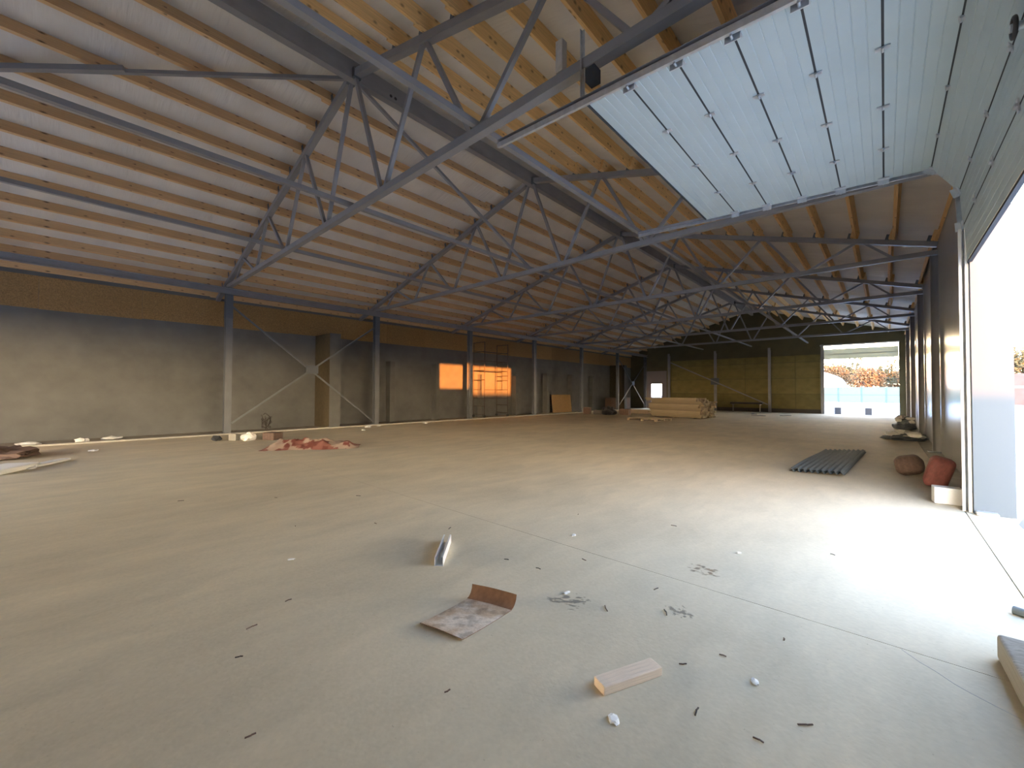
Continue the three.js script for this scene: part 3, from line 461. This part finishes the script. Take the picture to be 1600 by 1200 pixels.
{ // sacks by the door wall
  const sack = (x, s, w, h, d, tiltA, m, label, name) => { const g = new RoundedBoxGeometry(w, h, d, 5, Math.min(w, d) * 0.32), p = g.attributes.position; for (let i = 0; i < p.count; i++) { const v = new V3().fromBufferAttribute(p, i), k = 1 + 0.10 * (vnoise(v.x * 9 + 20, v.y * 9 + v.z * 7 + 20, 64, 64, 7) - 0.5); p.setXYZ(i, v.x * k, v.y * k, v.z * k); } g.computeVertexNormals(); g.rotateZ(tiltA); g.computeBoundingBox(); g.translate(x, -g.boundingBox.min.y + 0.001, -s); return single(name, g, m, label, 'sack'); };
  sack(0.34, 11.3, 0.42, 0.36, 0.5, 0.25, M.brown, 'slumped brown sack on the floor near the panel wall', 'brown_sack');
  const rs = sack(0.66, 10.05, 0.30, 0.52, 0.42, -0.28, M.redBag, 'red sack leaning against the dark panel wall', 'red_sack');
  single('concrete_block', new RoundedBoxGeometry(0.30, 0.24, 0.20, 2, 0.012).rotateY(0.1).translate(0.66, 0.121, -8.78), M.block, 'white aerated concrete block at the foot of the door post', 'block');
}
{ // heap of scraps by the panel wall
  const t = thing('scrap_heap', 'heap of white insulation scraps and dark sheeting along the panel wall', 'heap', null, P(0.48, 0, 19.9));
  part('sheeting', lump(1.1, 0.30, 1.4, 3, 3), M.steelHead, t);
  for (let i = 0; i < 16; i++) { const g = lump(rr(0.15, 0.4), rr(0.05, 0.14), rr(0.12, 0.4), 20 + i, 1); g.rotateX(rr(-0.5, 0.5)); g.rotateY(rr(0, 6)); part('scrap', g.translate(rr(-0.4, 0.35), rr(0.12, 0.26), rr(-0.2, 0.7)), M.white, t); }
  const u = thing('scrap_heap', 'smaller heap of pale scraps further along the panel wall', 'heap', null, P(0.62, 0, 25.5));
  part('sheeting', lump(0.7, 0.45, 1.0, 5, 2), M.steelHead, u); for (let i = 0; i < 9; i++) part('scrap', lump(rr(0.15, 0.4), rr(0.1, 0.3), rr(0.1, 0.4), 50 + i).rotateY(rr(0, 6)).translate(rr(-0.25, 0.25), rr(0.2, 0.55), rr(0, 0.5)), i % 3 ? M.white : M.corrugated, u);
}
{ // stack of sawn lumber and the pallet before it
  const st = thing('lumber_stack', 'tall stack of sawn boards with pale ragged ends in the middle of the hall', 'lumber', null, P(-12.0, 0, 27.2)), e = new V3(0.972, 0, 0.233), f = new V3(0.233, 0, -0.972), gs = [0, 1, 2].map((k) => box(3.6 + 0.12 * k, 0.098, 0.165));
  const q = new THREE.Quaternion().setFromRotationMatrix(new THREE.Matrix4().makeBasis(e, new V3(0, 1, 0), new V3().crossVectors(e, new V3(0, 1, 0))));
  for (let l = 0; l < 12; l++) for (let c = 0; c < 9; c++) { if (l > 9 && rnd() < 0.35) continue; const o = part('board', gs[(l + c) % 3], M.lumber[(l * 5 + c * 3) % 4], st); o.quaternion.copy(q); o.position.copy(e).multiplyScalar(1.9 + rr(-0.12, 0.12) - (l > 9 ? 0.35 : 0)).addScaledVector(f, 0.1 + c * 0.178 + rr(-0.012, 0.012)).setY(0.09 + l * 0.103); }
  for (const a of [0.4, 1.9, 3.3]) part('bearer', box(0.09, 0.038, 1.6).applyQuaternion(q).translate(...e.clone().multiplyScalar(a).addScaledVector(f, 0.8).setY(0.02).toArray()), M.lumber[0], st);
  const pl = thing('wooden_pallet', 'flat grey wooden pallet on the floor before the lumber stack', 'pallet', null, P(-10.1, 0, 22.9));
  for (let i = 0; i < 7; i++) part('deck_board', box(1.9, 0.022, 0.13).translate(0, 0.127, -0.75 + i * 0.25), M.lumber[i % 4], pl);
  for (const x of [-0.88, 0, 0.88]) for (const z of [-0.72, 0, 0.72]) part('block', box(0.14, 0.09, 0.12).translate(x, 0.068, z), M.lumber[1], pl);
  for (const x of [-0.88, 0, 0.88]) part('runner', box(0.12, 0.022, 1.6).translate(x, 0.012, 0), M.lumber[2], pl);
  pl.rotation.y = -0.15;
}
{ // scaffold tower
  const t = thing('scaffold_tower', 'tall dark tubular scaffold tower on castors by the sunlit wall', 'scaffold'), x0 = -19.3, x1 = -18.3, r = 0.024, base = 0.06;
  for (const s of [17.6, 19.7]) {
    for (const x of [x0, x1]) { part('upright', tube(P(x, base + 0.1, s), P(x, 4.72, s), r), M.darkMetal, t); part('castor', tube(P(x - 0.03, base + 0.03, s), P(x + 0.03, base + 0.03, s), 0.09, 14), M.rubber, t); }
    for (const y of s < 18 ? [0.2, 0.72, 1.2, 2.35, 2.95, 3.5, 4.1, 4.70] : [0.25, 0.75, 1.2, 1.75, 2.35, 2.65, 2.95, 3.55, 4.15, 4.70]) part('rung', tube(P(x0, y, s), P(x1, y, s), r * 0.8), M.darkMetal, t);
  }
  for (const [x, y] of [[x0, 1.2], [x1, 1.2], [x0, 1.75], [x1, 2.95], [x0, 2.95], [x1, 3.52], [x0, 3.62], [x1, 4.1], [x0, 4.2]]) part('ledger', tube(P(x, y, 17.6), P(x, y, 19.7), r * 0.8), M.darkMetal, t);
}
{ // crumpled tarpaulin
  const nx = 90, ny = 36, g = new THREE.PlaneGeometry(2.5, 0.95, nx, ny).rotateX(-Math.PI / 2), p = g.attributes.position, col = new Float32Array(p.count * 3);
  for (let i = 0; i < p.count; i++) {
    const x = p.getX(i), z = p.getZ(i), u = (x + 4) / 8, v = (z + 4) / 8, ed = Math.min(1, (1.25 - Math.abs(x)) * 3.2) * Math.min(1, (0.475 - Math.abs(z)) * 4.5), n = fbm(u, v, 14, 18, 4, 501), rdg = Math.abs(fbm(u, v, 22, 26, 3, 505) - 0.5) * 2;
    p.setXYZ(i, x + 0.12 * (n - 0.5), 0.008 + Math.max(0, ed) * (0.22 * n * n + 0.16 * (1 - rdg) * n), z + 0.16 * (fbm(u, v, 12, 12, 3, 511) - 0.5) + 0.05 * Math.sin(x * 4));
    const c = fbm(u, v, 26, 26, 3, 521), q = fbm(u, v, 40, 40, 2, 527); const a = c > 0.56 ? [0.34, 0.25, 0.19] : q > 0.58 ? [0.22, 0.085, 0.06] : [0.15, 0.04, 0.027]; col.set(a, i * 3);
  }
  g.setAttribute('color', new THREE.BufferAttribute(col, 3)); g.computeVertexNormals(); g.rotateY(0.98); g.translate(-12.05, 0, -4.85);
  single('crumpled_tarp', g, M.tarp, 'crumpled red and beige tarpaulin scraps lying on the floor before the wall', 'tarp');
}
{ // sheet of board leaning on the far part of the grey wall
  const g = box(2.6, 1.42, 0.018); const o = single('leaning_board', g, M.osb[2], 'pale strand board leaning on the grey wall past the scaffold', 'board'); o.position.copy(P(WL + 0.53, 0.70, 27.0)); o.rotation.set(0, Math.PI / 2, 0); o.rotateX(-0.10);
}
{ // rubble along the kerb and left wall
  const R = (name, x, y, s, g, m, label, cat, group) => single(name, g.translate(x, y, -s), m, label, cat, group);
  R('foam_slab', -12.85, 0.001, -0.75, new RoundedBoxGeometry(1.0, 0.10, 0.55, 2, 0.03).rotateY(-0.5).translate(0, 0.05, 0), M.white, 'thick white foam slab lying on the floor before the grey wall', 'foam');
  R('foam_slab', -13.45, 0.001, -0.15, new RoundedBoxGeometry(0.95, 0.055, 0.2, 2, 0.02).rotateY(-0.55).translate(0, 0.03, 0), M.block, 'narrow white foam strip lying on the floor beside the slab', 'foam');
  for (const [x, s, w, h] of [[-18.6, -0.62, 0.55, 0.12], [-18.55, 0.42, 0.26, 0.16], [-18.9, 1.15, 0.5, 0.14], [-18.75, 0.55, 0.18, 0.12]]) R('plaster_chunk', x, -0.012, s, lump(w * 0.6, h, w, Math.round(w * 100 + s * 10), 1), M.block, 'whitish chunk of plaster on the dirt strip by the wall', 'rubble', 'plaster chunks along the wall');
  for (const [x, s, w, h] of [[-15.48, 0.59, 0.2, 0.07], [-12.9, -0.4, 0.16, 0.05], [-17.04, 9.21, 0.3, 0.12], [-15.9, 8.4, 0.18, 0.07], [-17.3, 9.9, 0.2, 0.06], [-17.2, 12.4, 0.25, 0.08]]) R('plaster_chunk', x, -0.002, s, lump(w, h, w, Math.round(w * 100 + s * 10), 1), M.block, 'whitish chunk of plaster on the concrete floor near the kerb', 'rubble', 'plaster chunks on the floor');
  R('brown_rubble', -15.4, -0.003, -0.95, lump(1.3, 0.35, 1.1, 71, 3), M.brown, 'low heap of brown rubble beside the foam slab', 'rubble');
  R('paper_bag', -15.3, 0, 4.12, lump(0.3, 0.34, 0.4, 75, 2), M.white, 'white paper bag standing by the first column foot', 'bag');
  R('brown_box', -15.05, 0, 4.75, new RoundedBoxGeometry(0.5, 0.24, 0.36, 2, 0.02).rotateY(0.4).translate(0, 0.12, 0), M.brown, 'small brown box beside the white paper bag', 'box');
  R('dark_offcut', -15.6, 0, 3.78, new RoundedBoxGeometry(0.3, 0.22, 0.12, 2, 0.01).rotateY(0.5).translate(0, 0.11, 0), M.greyTimber, 'dark wooden offcut by the first column foot', 'offcut');
  R('stone', -15.95, 0, 3.4, lump(0.34, 0.22, 0.3, 77, 1), M.concrete, 'grey stone on the floor by the first column foot', 'stone');
  // tangled wire
  const w = thing('wire_tangle', 'tangled coil of dark wire standing against the grey wall', 'wire', null, P(-19.35, -0.01, 5.85));
  for (let i = 0; i < 5; i++) { const pts = []; for (let j = 0; j < 12; j++) { const a = j / 11 * 6.6 + i; pts.push(new V3(0.16 * Math.cos(a) * rr(0.5, 1) + 0.02 * i, 0.27 + 0.24 * Math.sin(a + i) * rr(0.6, 1) + 0.02 * j * (i % 2), 0.2 * Math.sin(a) * rr(0.5, 1))); } part('strand', new THREE.TubeGeometry(new THREE.CatmullRomCurve3(pts), 40, 0.012, 5), M.darkMetal, w); }
  for (let i = 0; i < 3; i++) part('strand', tube(new V3(0.02 * i, 0, 0.05 * i - 0.05), new V3(0.05 * i - 0.1, 0.62 - 0.05 * i, 0.15 - 0.12 * i), 0.012, 5), M.darkMetal, w);
  // clutter further down by the wall
  R('black_bag', -14.75, 0, 26.6, lump(1.0, 0.75, 0.95, 81, 3), M.black, 'black rubbish bag on the floor near the far wall corner', 'bag');
  R('brown_carton', -16.35, 0, 26.3, new RoundedBoxGeometry(0.5, 0.5, 0.5, 2, 0.02).rotateY(0.3).translate(0, 0.25, 0), M.brown, 'brown carton to one side of the black rubbish bag', 'carton');
  R('dark_board', -15.72, 0, 26.95, new RoundedBoxGeometry(0.8, 0.30, 0.4, 2, 0.03).rotateY(0.25).translate(0, 0.15, 0), M.darkMetal, 'dark wrapped bundle between the carton and the black bag', 'bundle');
  R('brown_carton', -13.85, 0, 27.3, new RoundedBoxGeometry(0.7, 0.42, 0.5, 2, 0.02).rotateY(0.1).translate(0, 0.21, 0), M.brown, 'low brown carton next to the pale beam', 'carton');
  R('pale_beam', -13.6, 0, 30.0, new RoundedBoxGeometry(3.4, 0.30, 0.35, 2, 0.02).rotateY(0.12).translate(0, 0.15, 0), M.oldWood, 'long pale beam on the floor behind the black bag', 'beam');
  R('cabinet', -18.9, 0, 37.4, new RoundedBoxGeometry(0.6, 1.1, 0.8, 2, 0.02).translate(0, 0.55, 0), M.brown, 'dark brown cabinet near the small far doorway', 'cabinet');
  R('cabinet', -19.0, 0, 34.6, new RoundedBoxGeometry(0.6, 1.1, 1.0, 2, 0.02).translate(0, 0.55, 0), M.brown, 'dark brown cabinet in the recess before the far pier', 'cabinet');
  R('dark_plank', -8.6, 0, 38.6, new RoundedBoxGeometry(2.4, 0.16, 0.3, 2, 0.02).translate(0, 0.757, 0), M.black, 'dark plank on trestles before the yellow wall', 'plank');
  for (const [x, s] of [[-9.6, 38.6], [-7.6, 38.6]]) R('trestle', x, 0, s, merge([bar(new V3(-0.06, 0, -0.2), new V3(0, 0.66, 0), 0.06, 0.06), bar(new V3(0.06, 0, 0.2), new V3(0, 0.66, 0), 0.06, 0.06), box(0.1, 0.06, 0.5).translate(0, 0.645, 0)]), M.greyTimber, 'low wooden trestle carrying the dark plank', 'trestle', 'trestles under the plank');
  for (const [x, s] of [[-6.6, 33.0], [-5.2, 34.4], [-7.4, 35.5]]) R('board_scrap', x, 0, s, new RoundedBoxGeometry(0.9, 0.05, 0.2, 2, 0.01).rotateY(x).translate(0, 0.025, 0), M.greyTimber, 'thin board scrap on the floor before the yellow wall', 'scrap', 'board scraps before the yellow wall');
}
{ // splinters and chips on the floor: X, s, length, turn
  const chips = [[-2.35, 2.95], [-1.9, 2.75], [-1.55, 2.75], [-1.2, 3.0], [-0.9, 2.5], [-0.75, 2.75], [-0.55, 2.62], [-0.45, 2.2], [-0.3, 2.45], [-0.72, 2.18], [-0.2, 1.95], [0.1, 2.0], [0.16, 2.15], [-1.75, 1.42], [-2.15, 3.4], [-2.7, 2.9], [-1.0, 1.85], [-3.4, 1.2], [-2.9, 0.75], [-3.2, 0.9], [-2.2, 0.62], [-0.35, 1.55], [-0.12, 1.62], [0.05, 1.75], [-1.4, 3.3], [-0.5, 3.2], [-2.6, 3.9], [-3.8, 3.1], [-4.6, 2.6], [-5.2, 1.9], [-6.0, 3.1], [-4.2, 1.5], [-6.8, 2.2], [-7.6, 1.2], [-3.0, 4.6], [-1.9, 5.0], [-1.1, 4.6], [-0.4, 5.2]];
  chips.forEach(([x, s], i) => {
    const L = rr(0.02, 0.08), white = i % 5 === 1, g = white ? lump(rr(0.04, 0.08), 0.018, rr(0.03, 0.05), 300 + i, 1) : merge([bar(new V3(-L / 2, 0.004, 0), new V3(L * 0.1, 0.006, rr(-0.004, 0.004)), 0.006, 0.005), bar(new V3(L * 0.08, 0.006, 0), new V3(L / 2, 0.005, rr(-0.008, 0.008)), 0.006, 0.005)]);
    g.rotateY(rr(0, 3.1)); const o = single(white ? 'plaster_crumb' : 'wood_splinter', g, white ? M.white : i % 3 ? M.brown : M.darkMetal, white ? 'tiny white plaster crumb on the open concrete floor' : 'tiny dark wood splinter on the open concrete floor', white ? 'crumb' : 'splinter', white ? 'plaster crumbs on the open floor' : 'wood splinters on the open floor'); o.position.copy(P(x, 0.001, s));
  });
}
{ // dried dirt smears on the floor
  const smear = (x, s, w, l, turn, c, k, thr, label, name, sx = 11) => {
    const W = 192, d = new Uint8Array(W * W * 4); for (let j = 0; j < W; j++) for (let i = 0; i < W; i++) { const u = i / W, v = j / W, r = Math.hypot(u - 0.5, v - 0.5) * 2, n = fbm(u, v, 9, sx, 5, k), q = Math.max(0, Math.min(1, (n - thr - 0.35 * r * r) * 7)) * (r < 1 ? 1 : 0), o = (j * W + i) * 4; d[o] = d[o + 1] = d[o + 2] = Math.round(255 * 0.55 * q); d[o + 3] = 255; }
    const a = new THREE.DataTexture(d, W, W); a.magFilter = THREE.LinearFilter; a.needsUpdate = true;
    const g = new THREE.PlaneGeometry(w, l).rotateX(-Math.PI / 2).rotateY(turn).translate(x, 0.0015, -s);
    single(name, g, std({ color: c, alphaMap: a, transparent: true, roughness: 1 }), label, 'stain');
  };
  smear(-1.82, 2.66, 0.42, 0.30, 0.5, rgb(0.23, 0.20, 0.16), 601, 0.42, 'grey dirt smear on the floor past the curled rusty sheet', 'dirt_smear');
  smear(-1.23, 3.95, 0.34, 0.26, 0.2, rgb(0.30, 0.18, 0.09), 611, 0.36, 'brown dirt smear on the floor beyond the saw-cut joint', 'dirt_smear');
  smear(-1.14, 3.08, 0.26, 0.22, -0.4, rgb(0.24, 0.21, 0.17), 621, 0.42, 'small grey dirt smear on the floor by the saw-cut joint', 'dirt_smear');
}
renderer.render(scene, camera);
